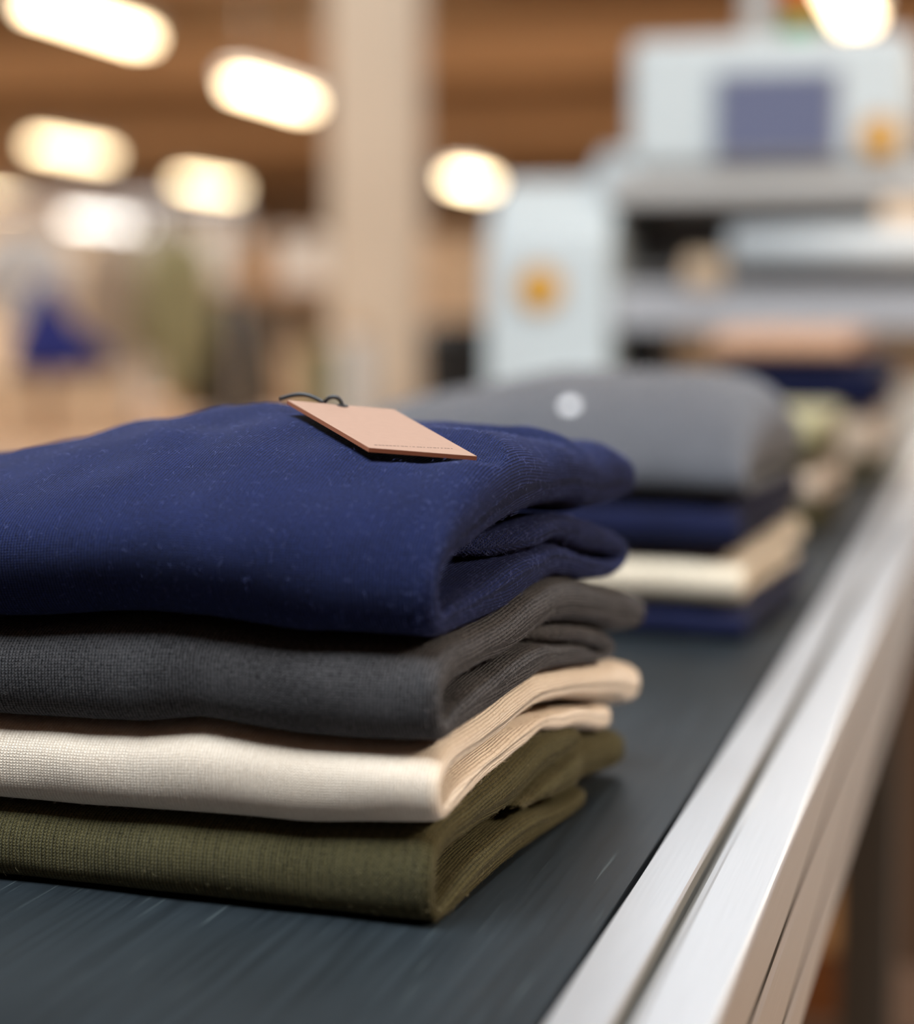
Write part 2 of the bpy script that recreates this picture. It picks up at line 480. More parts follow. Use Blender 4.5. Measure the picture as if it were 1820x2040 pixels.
# ------------------------------------------------------------------ folded knitwear
def catmull(P, n):
    P = np.asarray(P, float)
    seg = np.linalg.norm(np.diff(0.5*(P[:, :2]+P[:, 2:]), axis=0), axis=1)**0.5
    t = np.concatenate([[0], np.cumsum(seg)])
    q = np.linspace(0, t[-1], n)
    Q = np.vstack([2*P[0]-P[1], P, 2*P[-1]-P[-2]])
    T = np.concatenate([[t[0]-(t[1]-t[0])], t, [t[-1]+(t[-1]-t[-2])]])
    out = np.empty((n, P.shape[1]))
    for i, x in enumerate(q):
        k = min(max(np.searchsorted(t, x, side='right')-1, 0), len(t)-2)
        p0, p1, p2, p3 = Q[k], Q[k+1], Q[k+2], Q[k+3]
        t0, t1, t2, t3 = T[k], T[k+1], T[k+2], T[k+3]
        m1 = (p2-p0)/(t2-t0)*(t2-t1)
        m2 = (p3-p1)/(t3-t1)*(t2-t1)
        u = (x-t1)/(t2-t1)
        out[i] = (2*u**3-3*u**2+1)*p1+(u**3-2*u**2+u)*m1+(-2*u**3+3*u**2)*p2+(u**3-u**2)*m2
    return out
def waves(seed, n, lo, hi):
    r = np.random.default_rng(seed)
    K = r.normal(size=(n, 3))
    K /= np.linalg.norm(K, axis=1)[:, None]
    lam = r.uniform(lo, hi, n)
    return K*(2*np.pi/lam)[:, None], r.uniform(0, 6.28, n), lam
def wfield(P, W):
    K, ph, lam = W
    return (np.sin(P @ K.T+ph)*(lam/lam.max())).sum(1)/math.sqrt(len(ph))

def build_sheet(strips, x0, x1, seed, warp, rxf=0.62, rxmax=0.034, edge=None, ns=150, nx=64, close=0.42, corner=22.0):
    """Folded cloth: each strip is a list of (outer y, outer z, inner y, inner z) in mm down the fold, swept along x
    and rounded off towards both side edges.  Returns verts, quads, uv per vertex, normals (metres, stack frame)."""
    V, Fc, UVs, NR = [], [], [], []
    base = 0
    rg = np.random.default_rng(seed)
    for si, st in enumerate(strips):
        S = catmull(st, ns)
        o, i_ = S[:, :2], S[:, 2:]
        T = np.linalg.norm(o-i_, axis=1)
        rx = np.clip(T*rxf, 2.5, rxmax*1000)
        k = np.ones(9)/9
        rx = np.convolve(np.pad(rx, 4, mode='edge'), k, 'valid')
        ym = 0.5*(o[:, 0]+i_[:, 0])
        xe = np.full(ns, x1*1000.0)
        a, b_ = rg.uniform(0, 6.28, 2)
        tt = np.arange(ns)/ns
        xe += 0.9*np.sin(2*np.pi*(2.3*tt)+a)+0.4*np.sin(2*np.pi*5.1*tt+b_)
        xe -= 30*np.clip((tt-0.90)/0.10, 0, 1)**1.5
        if edge is not None: xe += edge(si, tt, ym)
        over = np.clip(ym-(ym.max()-corner), 0, corner*0.985)
        xe -= corner-np.sqrt(corner**2-over**2)
        th = np.linspace(0, 1, 15)[1:]
        th = th*np.pi/2
        # loop = outer then inner reversed
        cl = i_+(o-i_)*close
        rowsX, rowsF = [], []
        for th_ in th[::-1]:
            rowsX.append(x0*1000+rx*(1-np.sin(th_))); rowsF.append(max(math.cos(th_), 0.0)**0.68 if th_ < 1.57 else 0.0)
        for q in np.linspace(0, 1, nx):
            xa, xb = x0*1000+rx, xe-rx
            q2 = 1-(1-q)**1.25
            rowsX.append(xa+(xb-xa)*q2); rowsF.append(1.0)
        for th_ in th:
            rowsX.append(xe-rx*(1-np.sin(th_))); rowsF.append(max(math.cos(th_), 0.0)**0.68 if th_ < 1.57 else 0.0)
        nr = len(rowsX)
        G = np.empty((nr, 2*ns, 3))
        for r_ in range(nr):
            f = rowsF[r_]
            yo = cl+(o-cl)*f
            yi = cl+(i_-cl)*f
            G[r_, :ns, 0] = rowsX[r_]; G[r_, ns:, 0] = rowsX[r_][::-1]
            G[r_, :ns, 1:] = yo; G[r_, ns:, 1:] = yi[::-1]
        Pm = warp(G.reshape(-1, 3))
        G = Pm.reshape(nr, 2*ns, 3)/1000.0
        # uv: u along x measured from the middle, v along the loop
        du = np.linalg.norm(np.diff(G, axis=0), axis=2)
        u = np.concatenate([np.zeros((1, 2*ns)), np.cumsum(du, 0)])
        mid = nr//2
        u -= u[mid]
        u += G[mid, :, 0]
        dv = np.linalg.norm(np.diff(G[mid], axis=0), axis=1)
        v = np.concatenate([[0], np.cumsum(dv)])+si*0.731
        nl = 2*ns
        idx = base+np.arange(nr*nl).reshape(nr, nl)
        idx[0, ns:] = idx[0, :ns][::-1]; idx[-1, ns:] = idx[-1, :ns][::-1]      # the edges close up
        a0 = idx[:-1]; b0 = idx[1:]
        quads = np.stack([a0, np.roll(a0, -1, 1), np.roll(b0, -1, 1), b0], -1).reshape(-1, 4)
        # smooth normals on the grid
        dx = np.gradient(G, axis=0)
        dl = np.roll(G, -1, 1)-np.roll(G, 1, 1)
        nn = np.cross(dl, dx)
        nn /= np.linalg.norm(nn, axis=2)[..., None]+1e-12
        area2 = np.sum(G[mid, :, 1]*np.roll(G[mid, :, 2], -1)-np.roll(G[mid, :, 1], -1)*G[mid, :, 2])
        if area2 > 0:
            quads = quads[:, ::-1]; 
        probe = nn[mid, int(ns*0.3)]
        outward = G[mid, int(ns*0.3), 1:]-G[mid, 2*ns-1-int(ns*0.3), 1:]
        if probe[1:] @ outward < 0: nn = -nn
        V.append(G.reshape(-1, 3)); Fc.append(quads); NR.append(nn.reshape(-1, 3))
        UVs.append(np.stack([u, np.broadcast_to(v, u.shape)], -1).reshape(-1, 2))
        base += nr*nl
    return np.vstack(V), np.vstack(Fc), np.vstack(UVs), np.vstack(NR)

def np_mesh(name, V, Fq, m, uv=None, smooth=True):
    me = bpy.data.meshes.new(name)
    k = Fq.shape[1]
    me.vertices.add(len(V)); me.loops.add(Fq.size); me.polygons.add(len(Fq))
    me.vertices.foreach_set('co', V.astype(np.float32).ravel())
    me.loops.foreach_set('vertex_index', Fq.astype(np.int32).ravel())
    me.polygons.foreach_set('loop_start', (np.arange(len(Fq))*k).astype(np.int32))
    me.polygons.foreach_set('use_smooth', np.full(len(Fq), smooth))
    if uv is not None:
        l = me.uv_layers.new(name='UVMap')
        l.data.foreach_set('uv', uv[Fq.ravel()].astype(np.float32).ravel())
    me.update(); me.validate()
    me.materials.append(m)
    return me

def fibres(V, Nn, n, seed, keep, lmin=0.0012, lmax=0.0034, r=0.00005):
    """loose wool hairs standing off the cloth"""
    rg = np.random.default_rng(seed)
    cand = np.where(keep(V))[0]
    ii = rg.choice(cand, n)
    root = V[ii]+rg.normal(size=(n, 3))*0.0008
    nrm = Nn[ii]
    root = root-nrm*((root-V[ii])*nrm).sum(1)[:, None]-nrm*0.0001
    tang = np.cross(nrm, rg.normal(size=(n, 3)))
    tang /= np.linalg.norm(tang, axis=1)[:, None]+1e-9
    bit = np.cross(nrm, tang)
    L = rg.uniform(lmin, lmax, n)*rg.uniform(0.5, 1, n)
    lift = rg.uniform(0.10, 0.55, n)
    curl = rg.uniform(-1.2, 1.2, n)
    K = 5
    rings = []
    for k in range(K):
        t = k/(K-1)
        c = root+tang*(L*t)[:, None]+bit*(L*curl*t*t*0.6)[:, None]+nrm*(L*lift*np.sin(t*2.3)*0.8)[:, None]
        rr = r*(1-0.75*t)
        ring = []
        for j in range(3):
            a = 2*math.pi*j/3
            ring.append(c+bit*(rr*math.cos(a))+nrm*(rr*math.sin(a)))
        rings.append(np.stack(ring, 1))
    A = np.stack(rings, 1)                      # n,K,3,3
    vid = np.arange(n*K*3).reshape(n, K, 3)
    q = []
    for k in range(K-1):
        for j in range(3):
            q.append(np.stack([vid[:, k, j], vid[:, k, (j+1) % 3], vid[:, k+1, (j+1) % 3], vid[:, k+1, j]], -1))
    return A.reshape(-1, 3), np.concatenate(q)

# profiles read down the fold: top back edge -> front fold -> bottom -> back (mm)
NAVY = [[(255,136,255,134),(254,142,252,130.5),(250,147,246,128),(238,152,230,126.5),(209,158,209,126.5),(184,163.5,184,127),(159,167,159,131.5),(125,171.5,125,132.8),(90,168,83,132.8),(60,162,53,129.8),(35,154,35,127),(14,144,16,125),(1,133,5,121.5),(-5.5,120,1.5,116),(-5,109,2.5,111),(0.5,102,7,108.5),(12,99.8,16,110),(35,100,35,113),(73,101,73,118),(104,104,104,118.6),(136,105,136,118.3),(172,99.8,172,110.3),(205,97.5,204,104),(224,98.4,214,103.6),(236,101.8,217,104.8),(241.5,107,216,105.8),(236,112,211,106.5),(220,117.5,200,107.5),(184,125,172,112),(150,129.5,140,119.8),(103,129,103,119.8),(80,128,78,119.8),(66,126,66,121),(60,124,60,123)]]
GRAY = [[(269.5,75,269,73),(267,79,262,68.5),(258,84,247,67.5),(238,89,228,69.5),(205,94.5,206,75),(165,101.5,170,81),(136,104.2,127,88),(105,103,107,88),(69,100.2,75,84.2),(35,98.6,35,83),(12,97.4,14,82.2),(1,93.5,5,80.2),(-5,86,0.5,77),(-5,74,0.5,72),(-1.5,66.5,5,70),(5,63.8,10,71),(19,64.6,19,74),(52,65.6,52,79),(79,68.6,79,82),(107,70.6,105,82),(127,69.2,127,78.7),(171,63.8,168,71.5),(189,61.5,184,66.5),(205,60.3,192,64),(217,60.8,196,64),(226,64,196,65),(223,68,193,66),(206,73.2,187,67.5),(170,79.6,170,72.8),(127,86.7,127,79.9),(107,86.4,107,82.6),(93,84.2,93,83.6)]]
CREAM = [[(280.5,38,280,36),(278,42,275,33),(270,47,265,31.5),(255,52,250,32.8),(235,56,230,39),(206,58.8,200,44),(171,62.6,162,50.5),(123,68.5,117,55.8),(107,69.6,97,55.8),(79,67.6,69,52.6),(50,64.6,42,51.2),(19,63,20,51.2),(4,60.3,7,49.5),(-4,54,0.8,46.5),(-5,45,1.2,42.6),(-2,38.6,5,40.8),(6,36,11,42.2),(35,36.6,35,46),(70,39.6,70,49),(97,42.8,97,51),(116,46.4,116,51.5),(128,44.2,130,50),(145,40.8,145,47.8),(171,36.8,171,45),(194,31.2,194,40),(220,26.6,220,37.5),(235,25.4,231,36.6),(243,27.4,240,35),(247,31,246,32.6)]]
OLIVE = [[(174,33,174,31),(171,36.2,169,28),(160,39.5,157,27),(140,43,138,26.8),(118,45,112,25),(97,41.6,89,21),(70,38.6,62,19.8),(35,35.7,35,20.6),(12,34.2,14,21),(1,30.5,5,19),(-4.8,21,0.5,15),(-5,9,1,8.6),(-0.5,2.2,5,5),(11,0.2,14,6),(35,0,35,10),(70,0,70,13),(108,0,108,14),(150,0,150,8.2),(185,0,185,6.6),(203,0.3,201,5),(211,1.6,210.5,3.2)],
         [(93,20.3,93,19.7),(108,22,110,17.6),(138,25.2,140,13.8),(160,25.8,160,11.8),(176,28.6,176,11),(194,29.2,194,9),(220,25.5,220,6.6),(245,21.5,245,5),(258,16.5,258,6),(263,12,262.5,9)]]

def interp(x, xs, ys): return np.interp(x, xs, ys)
Wa, Wb, Wc = waves(3, 7, 60, 130), waves(8, 9, 22, 45), waves(21, 7, 70, 140)
def warp_main(navy=False):
    def f(P):
        P = P.copy()
        x, y, z = P[:, 0].copy(), P[:, 1].copy(), P[:, 2].copy()
        d1 = interp(x, [-300, -175, -111, -51, 0], [-6, -6, -5.5, -3.5, 0])
        d2 = interp(x, [-300, -174, -148, -115, -90, -51, 0], [-2, -2, -1, -1.6, 2.2, 0.3, 0])
        d3 = interp(x, [-300, -173, -130, -90, -50, 0], [-1, -1, 2, 3, 1, 0])
        zr = np.array([0, 36, 63, 98, 200.0])
        D = np.stack([0*x, d1, d2, d3, d3], 1)
        k = np.clip(np.searchsorted(zr, z)-1, 0, 3)
        t = (z-zr[k])/(zr[k+1]-zr[k])
        ar = np.arange(len(x))
        dz = D[ar, k]*(1-t)+D[ar, k+1]*t
        if navy:
            g = interp(x, [-320, -263, -237, -207, -176, -145, 0], [0.35, 0.42, 0.52, 0.68, 0.90, 1, 1])
            g = g*(1-(1-interp(x, [-120, -65, 0], [1, 0.88, 0.72]))*np.clip((y-70)/60, 0, 1)*np.clip((225-y)/40, 0, 1))
            dome = np.clip(z-133, 0, None)
            z2 = np.where(z > 133, 133+dome*g, z)
            # a low raised neckline across the back of the folded jumper
            ridge = 5.5*np.exp(-((y-172-0.25*(x+25))/8)**2)*np.clip((z-140)/15, 0, 1)*np.exp(-((x+28)/30)**2)
            z2 = z2+ridge
            dz = dz+(z2-z)
            bul = 9.5*np.clip((-8-x)/60, 0, 1)*np.exp(-((z-134)/20)**2)*np.clip((70-y)/70, 0, 1)
            P[:, 1] -= bul
        fade = np.clip(z/14, 0, 1)
        P[:, 2] += dz+fade*(0.75*wfield(P, Wa)+0.22*wfield(P, Wb))
        P[:, 1] += 0.9*wfield(P+40, Wa)*fade+0.3*wfield(P+90, Wb)
        P[:, 0] += 1.1*wfield(P+150, Wc)
        if navy:
            P[:, 2] += np.clip((z-140)/20, 0, 1)*(1.1*wfield(P*np.array([1, .6, 0.3]), Wb))
        return P
    return f

def onbelt(px, py):
    d = FWD + RIGHT*(px-910)/FPX - UP*(py-1020)/FPX
    return CAMP + d*((ZB-CAMP[2])/d[2])
c1 = onbelt(868, 1846)
S1 = dict(loc=(c1[0], c1[1], ZB), rz=math.radians(-5.2))
def jumper(name, strips, m, label, loc, rz, x0, x1, seed, warp, group, fuzz=None, nf=0, z=0.0, **kw):
    V, Q, uv, nn = build_sheet(strips, x0, x1, seed, warp, **kw)
    o = link(name, np_mesh(name, V, Q, m, uv), None)
    o.location = (loc[0], loc[1], loc[2]+z)
    o.rotation_euler = (0, 0, rz)
    tag(o, label, 'sweater', group)
    if nf:
        FV, FQ = fibres(V, nn, nf, seed, lambda P: (P[:, 0] > -0.235))
        f = link('wool_fuzz', np_mesh('wool_fuzz', FV, FQ, fuzz), None, o)
        f['kind'] = 'stuff'
    return o, V, nn
G1 = 'folded sweaters in the nearest pile'
jumper('folded_sweater', OLIVE, M['olive'], 'folded olive green rib-knit sweater on the belt, bottom of the nearest pile', x0=-0.36, x1=0.0, seed=5, warp=warp_main(), group=G1, fuzz=M['fuzz_olive'], nf=15000, **S1)
jumper('folded_sweater', CREAM, M['cream'], 'folded cream sweater lying on the olive one in the nearest pile', x0=-0.36, x1=0.001, seed=11, warp=warp_main(), group=G1, fuzz=M['fuzz_cream'], nf=9000, **S1)
jumper('folded_sweater', GRAY, M['gray'], 'folded charcoal heather sweater between the cream and the tagged navy sweater', x0=-0.355, x1=0.003, seed=17, warp=warp_main(), group=G1, corner=9, fuzz=M['fuzz_gray'], nf=16000, **S1)
nav, NV, NN = jumper('folded_sweater', NAVY, M['navy'], 'puffy folded navy sweater carrying the copper-pink tag, top of nearest pile', x0=-0.345, x1=0.002, seed=23, warp=warp_main(True), group=G1, corner=8, rxmax=0.022,  fuzz=M['fuzz_navy'], nf=15000, **S1)

# ------------------------------------------------------------------ hang tag
q = [at(735, 892, 0.730), at(950, 909, 0.742), at(785, 812, 0.802), at(572, 797, 0.790)]
org = q[0]
ex = (q[1]-q[0]).normalized()
ey = (q[3]-q[0]); ey = (ey-ex*ey.dot(ex)).normalized()
ez = ex.cross(ey)
lx = lambda p: ((p-org).dot(ex), (p-org).dot(ey))
cor = [lx(p) for p in q]
print('tag corners', [tuple(round(c*1000, 1) for c in k) for k in cor], ez)
tg = bpy.data.objects.new('hang_tag', None)
COL.objects.link(tg)
tg.empty_display_size = 0.02
tg.matrix_world = Matrix.Translation(org) @ Matrix((ex, ey, ez)).transposed().to_4x4()
tag(tg, 'copper-pink card hang tag on a black cord, lying on the navy sweater', 'tag')
TH = 0.0016
bm = bmesh.new()
prism(bm, cor, -TH, 0, 'z')
card = obj('card', bm, M['tagcard'], tg)
card.data.materials.append(M['tagedge'])
for pl in card.data.polygons:
    if abs(pl.normal.z) < 0.5: pl.material_index = 1
# the wool gives under the card
mw = nav.matrix_basis if False else (Matrix.Translation(nav.location) @ Matrix.Rotation(nav.rotation_euler.z, 4, 'Z'))
toT = (Matrix.Translation(org) @ Matrix((ex, ey, ez)).transposed().to_4x4()).inverted() @ mw
A4 = np.array(toT); I4 = np.array(toT.inverted())
def pressed(o, gap):
    n = len(o.data.vertices)
    co = np.empty(n*3, np.float32); o.data.vertices.foreach_get('co', co)
    L = co.reshape(-1, 3).astype(float) @ A4[:3, :3].T + A4[:3, 3]
    dout = np.full(n, -1e9)
    for i in range(4):
        p, r = np.array(cor[i]), np.array(cor[(i+1) % 4])
        t = (r-p)/np.linalg.norm(r-p)
        dout = np.maximum(dout, (L[:, 0]-p[0])*t[1]-(L[:, 1]-p[1])*t[0])
    lim = -TH-gap+np.clip(dout-0.001, 0, None)*0.55
    z = L[:, 2]
    hit = (z > lim) & (z < 0.03)
    L[hit, 2] = lim[hit]
    co2 = L @ I4[:3, :3].T + I4[:3, 3]
    o.data.vertices.foreach_set('co', co2.astype(np.float32).ravel())
    o.data.update()
pressed(nav, 0.0034)
for ch_ in [k for k in bpy.data.objects if k.parent == nav]: pressed(ch_, 0.0018)
hole = lx(at(683, 806, 0.794))
bm = bmesh.new()
cyl(bm, (hole[0], hole[1], 0.0), (hole[0], hole[1], 0.0004), 0.0022, n=20)
obj('eyelet', bm, M['cord'], tg)
# printed line of tiny lettering, too small to read
rgp = np.random.default_rng(4)
bm = bmesh.new()
a, b = lx(at(747, 878, 0.735)), lx(at(900, 893, 0.748))
t = 0.0
while t < 1:
    wd = rgp.uniform(0.01, 0.035)
    x, y = a[0]+(b[0]-a[0])*t, a[1]+(b[1]-a[1])*t
    box(bm, x, x+wd*0.035, y, y+0.0006, 0, 0.00005)
    t += wd+rgp.uniform(0.01, 0.03)
obj('printed_line', bm, M['ink'], tg)
bm = bmesh.new()
h0 = Vector((hole[0], hole[1], 0))
pts = []
for k in np.linspace(0, 1, 15):
    ang = math.pi*k
    pts.append(h0+Vector((-0.0032*(1-math.cos(ang)), 0.004*k, 0.0034*math.sin(ang)-0.0004)))
end = pts[-1]
for k in np.linspace(0.1, 1, 14):
    pts.append(end+Vector((-0.016*k, 0.010*k, 0.0028*math.sin(k*3.1)-0.002*k)))
tube(bm, pts, 0.00085, 8)
obj('cord', bm, M['cord'], tg, smooth=True)

# ------------------------------------------------------------------ piles further along the belt
def scaled(prof, h, depth=1.0, puff=0.0):
    """a jumper profile brought to thickness h (mm) standing on z=0; puff domes its upper half"""
    out = []
    zs = [v for st in prof for r in st for v in (r[1], r[3])]
    lo, hi = min(zs), max(zs)
    for st in prof:
        S = []
        for a, b, c, d in st:
            f = lambda y, z: (y*depth, (z-lo)/(hi-lo)*h+(puff*max(0, ((z-lo)/(hi-lo)-0.45))*math.sin(math.pi*min(max(y/250, 0), 1))))
            S.append(f(a, b)+f(c, d))
        out.append(S)
    return out
def flat(prof):
    """take the wave out of a profile so that piles can be stacked plainly"""
    out = []
    for st in prof:
        S = []
        for a, b, c, d in st:
            g = lambda y: 6.0*math.exp(-((y-115)/45)**2)-max(0, y-150)*0.16
            S.append((a, b-g(a), c, d-g(c)))
        out.append(S)
    return out
FC = flat(CREAM)
def soft(seed, amp=1.2, taper=False):
    A, B = waves(seed, 6, 70, 150), waves(seed+1, 6, 30, 60)
    def f(P):
        P = P.copy()
        if taper: P[:, 2] *= np.interp(P[:, 0], [-300, -240, -160, -60, 0], [0.62, 0.80, 1.0, 1.0, 0.90])
        fd = np.clip(P[:, 2]/12, 0, 1)
        dz = fd*(amp*wfield(P, A)+0.3*wfield(P, B))
        P[:, 1] += 1.5*wfield(P+50, A)
        P[:, 0] += 1.5*wfield(P+99, A)
        P[:, 2] += dz
        return P
    return f
CUSHION = [[(252,22,251,18),(248,36,245,9),(235,52,228,6),(200,70,195,5),(150,80,150,5),(100,77,100,5),(60,66,62,5),(30,50,36,5),(10,33,18,6),(-1,20,9,8),(-4,10,5,9),(-1,3.5,7,6),(8,0.5,15,4),(60,0,60,4),(150,0,150,4),(235,0,230,4),(247,1.5,246,3)]]
def pile(corner, rz, width, layers, group, depth=1.0, seed=40):
    z = 0.0
    res = []
    for k, (m, h, label, puff, dx, *pr_) in enumerate(layers):
        o, V, nn = jumper('folded_sweater', scaled(pr_[0] if pr_ else FC, h*0.985, depth, puff), M[m], label, loc=(corner[0], corner[1], ZB), rz=rz, x0=-width, x1=dx, seed=seed+k,
                   warp=soft(seed, 0.8, bool(pr_)), group=group, z=z/1000, ns=90, nx=30, corner=26)
        z += h
        res.append((o, V))
    return res
p2 = onbelt(1478, 1277)
r2 = pile(p2, math.radians(-3.2), 0.30, [
    ('navy_shaded', 25, 'folded navy sweater at the bottom of the second pile on the belt', 0, 0.003),
    ('ecru', 34, 'folded cream sweater sandwiched between two navy ones in second pile', 0, 0.0),
    ('navy_shaded', 36, 'folded navy sweater beneath the pale grey one in the second pile', 0, -0.002),
    ('gray_far', 78, 'bulky pale grey sweater on top of the second pile, with round white sticker', 0, 0.002, CUSHION)], 'folded sweaters in the second pile', 0.98, 60)
p3 = onbelt(1618, 1062)
pile(p3, math.radians(-4), 0.30, [
    ('olive', 31, 'dark olive sweater at the bottom of the third pile, behind pale grey one', 0, 0.0),
    ('beige', 33, 'beige folded sweater second from bottom in the third pile', 0, 0.004),
    ('olive', 20, 'thin dark olive folded sweater under the khaki one in third pile', 0, -0.004),
    ('khaki', 34, 'khaki green folded sweater topping the third pile', 6, 0.0)], 'folded sweaters in the third pile', 0.8, 80)
p4 = onbelt(1742, 958)
pile(p4, math.radians(-3), 0.215, [
    ('olive', 30, 'dark green folded sweater at the bottom of the farthest pile', 0, 0.0),
    ('beige', 60, 'thick beige folded sweater under the navy one in farthest pile', 0, 0.0),
    ('navy_shaded', 70, 'navy folded sweater below the peach one in the farthest pile', 8, 0.004),
    ('peach', 34, 'peach folded sweater on top of the farthest pile by the machine', 14, -0.035)], 'folded sweaters in the farthest pile', 0.9, 100)
# round white sticker on the pale grey jumper
go, GV = r2[3]
tgt = at(1130, 802, 1.40)
R4 = Matrix.Translation(go.location) @ Matrix.Rotation(go.rotation_euler.z, 4, 'Z')
W = np.array([list(R4 @ Vector(v)) for v in GV[::1]])
rel = W-CAMP
dd = rel @ FWD
pxx = 910+FPX*(rel @ RIGHT)/dd
pyy = 1020-FPX*(rel @ UP)/dd
kk = np.where((abs(pxx-1130) < 12) & (abs(pyy-802) < 14))[0]
k = kk[np.argmin(dd[kk])] if len(kk) else int(np.argmin((pxx-1130)**2+(pyy-802)**2))
sp_ = Vector(W[k])
bm = bmesh.new()
cyl(bm, (0, 0, -0.001), (0, 0, 0.0012), 0.0052, 0.0048, n=24)
st = obj('round_sticker', bm, mat('white_sticker', (0.85, 0.86, 0.88, 1), 0.25), None)
st.location = sp_
st.rotation_euler = (math.radians(38), 0, 0)
tag(st, 'small round white sticker stuck on the pale grey sweater', 'sticker')

# ------------------------------------------------------------------ white finishing machine over the belt
DM = 3.2
mc = at(1400, 630, DM)
MY = mc.y
def mx(px): return at(px, 630, DM).x          # along the machine's front
def mz(py): return at(1400, py, DM).z
def front_x(px):
    """x where the sight line through photo column px meets the machine's front plane"""
    d = FWD + RIGHT*(px-910)/FPX - UP*(630-1020)/FPX
    return float((CAMP + d*(MY/d[1]))[0])
def front_z(px, py):
    d = FWD + RIGHT*(px-910)/FPX - UP*(py-1020)/FPX
    return float((CAMP + d*(MY/d[1]))[2])
mach = empty('finishing_machine', (0, 0, 0), 0, 'tall white garment finishing machine straddling the conveyor, with screen', 'machine')
LX0, LX1 = front_x(968), front_x(1212)
RXA, RXB = 0.02, 0.30
zt = front_z(1090, 348)
def pylon(x0, x1):
    bm = bmesh.new()
    prof = [(MY, 0.0), (MY, zt-0.12)]
    for a in np.linspace(0, math.pi/2, 8):
        prof.append((MY+0.14-0.14*math.cos(a), zt-0.12+0.12*math.sin(a)))
    prof += [(MY+0.55, zt), (MY+0.55, 0.0)]
    prism(bm, prof, x0, x1, 'x')
    bmesh.ops.bevel(bm, geom=[e for e in bm.edges if abs(e.verts[0].co.x-e.verts[1].co.x) < 1e-6], offset=0.012, segments=2, affect='EDGES')
    return bm
obj('side_housing', pylon(LX0, LX1), M['white_paint'], mach)
obj('side_housing', pylon(RXA, RXB), M['white_paint'], mach)
HX0, HX1 = front_x(1250), front_x(1806)
HZ0, HZ1 = front_z(1450, 398), front_z(1450, 72)
# sloping shoulder from the left housing up to the head
bm = bmesh.new()
sx = front_x(1150)
prism(bm, [(sx, zt-0.02), (front_x(1185), front_z(1200, 296)), (HX0+0.02, front_z(1230, 290)), (HX0+0.02, HZ0), (LX1-0.02, HZ0)], MY+0.06, MY+0.5, 'y')
obj('shoulder', bm, M['white_paint'], mach)
HZM = front_z(1450, 330)
obj('head_housing', bx(HX0, HX1, MY+0.0, MY+0.46, HZM, HZ1, bev=0.018, seg=3), M['white_paint'], mach)
obj('head_beam', bx(LX1-0.01, RXA+0.01, MY+0.02, MY+0.40, HZ0, HZM, bev=0.008), M['grey_paint'], mach)
SX0, SX1 = front_x(1430), front_x(1655)
SZ0, SZ1 = front_z(1540, 306), front_z(1540, 152)
bz = obj('screen_bezel', bx(SX0-0.010, SX1+0.010, MY-0.010, MY+0.004, SZ0-0.010, SZ1+0.010, bev=0.004), M['bezel'], mach)
scr = mat('lit_screen', (0.03, 0.03, 0.04, 1), 0.2, emit=(0.15, 0.165, 0.26, 1), estr=0.85)
sc_o = obj('screen', bx(SX0, SX1, MY-0.013, MY-0.009, SZ0, SZ1), scr, bz)
def knob(px, py, r):
    bm = bmesh.new()
    x, z = front_x(px), front_z(px, py)
    cyl(bm, (x, MY+0.004, z), (x, MY-0.012, z), r, r*0.94, n=28)
    k = obj('orange_button', bm, M['orange'], mach, )
    bm = bmesh.new()
    cyl(bm, (x, MY+0.002, z), (x, MY-0.004, z), r*1.25, n=28)
    obj('button_collar', bm, M['grey_paint'], k)
    return k
knob(1076, 575, 0.036)
knob(1746, 272, 0.031)
# working gap: rollers, press bar and guide plates between the housings
def hbar(name, py0, py1, y0, y1, m, x0=None, x1=None, bev=0.004):
    return obj(name, bx(LX1 if x0 is None else x0, RXA if x1 is None else x1, MY+y0, MY+y1, front_z(1450, py1), front_z(1450, py0), bev=bev), m, mach)
bm = bmesh.new()
rz_ = front_z(1600, 492)
cyl(bm, (front_x(1450), MY+0.02, rz_), (RXA, MY+0.02, rz_), 0.034, n=32)
obj('press_roller', bm, M['roller'], mach, smooth=True)
bm = bmesh.new()
cyl(bm, (LX1, MY+0.24, front_z(1300, 465)), (front_x(1450), MY+0.24, front_z(1300, 465)), 0.022, n=24)
obj('roller_shaft', bm, M['dark_steel'], mach, smooth=True)
hbar('guide_bar', 536, 556, 0.10, 0.16, M['dark_steel'])
hbar('press_bar', 566, 640, 0.05, 0.18, M['press'])
hbar('lower_guard', 640, 656, 0.02, 0.20, M['press'])
obj('back_panel', bx(LX1, RXA, MY+0.30, MY+0.32, front_z(1450, 560), HZ0, bev=0.002), M['back'], mach)
obj('base_panel', bx(LX1, RXA, MY+0.06, MY+0.40, 0.0, 0.66, bev=0.006), M['base'], mach)
obj('drive_box', bx(LX1, front_x(1285), MY+0.12, MY+0.34, ZB+0.10, front_z(1240, 660), bev=0.006), M['black'], mach)
for px, py, s in ((1395, 545, 0.034), (1798, 432, 0.042)):
    x, z = front_x(px), front_z(px, py)
    obj('copper_spool', cyl(bmesh.new(), (x-s*0.9, MY+0.06, z), (x+s*0.9, MY+0.06, z), s*0.9, n=24), M['carton_pale'], mach)
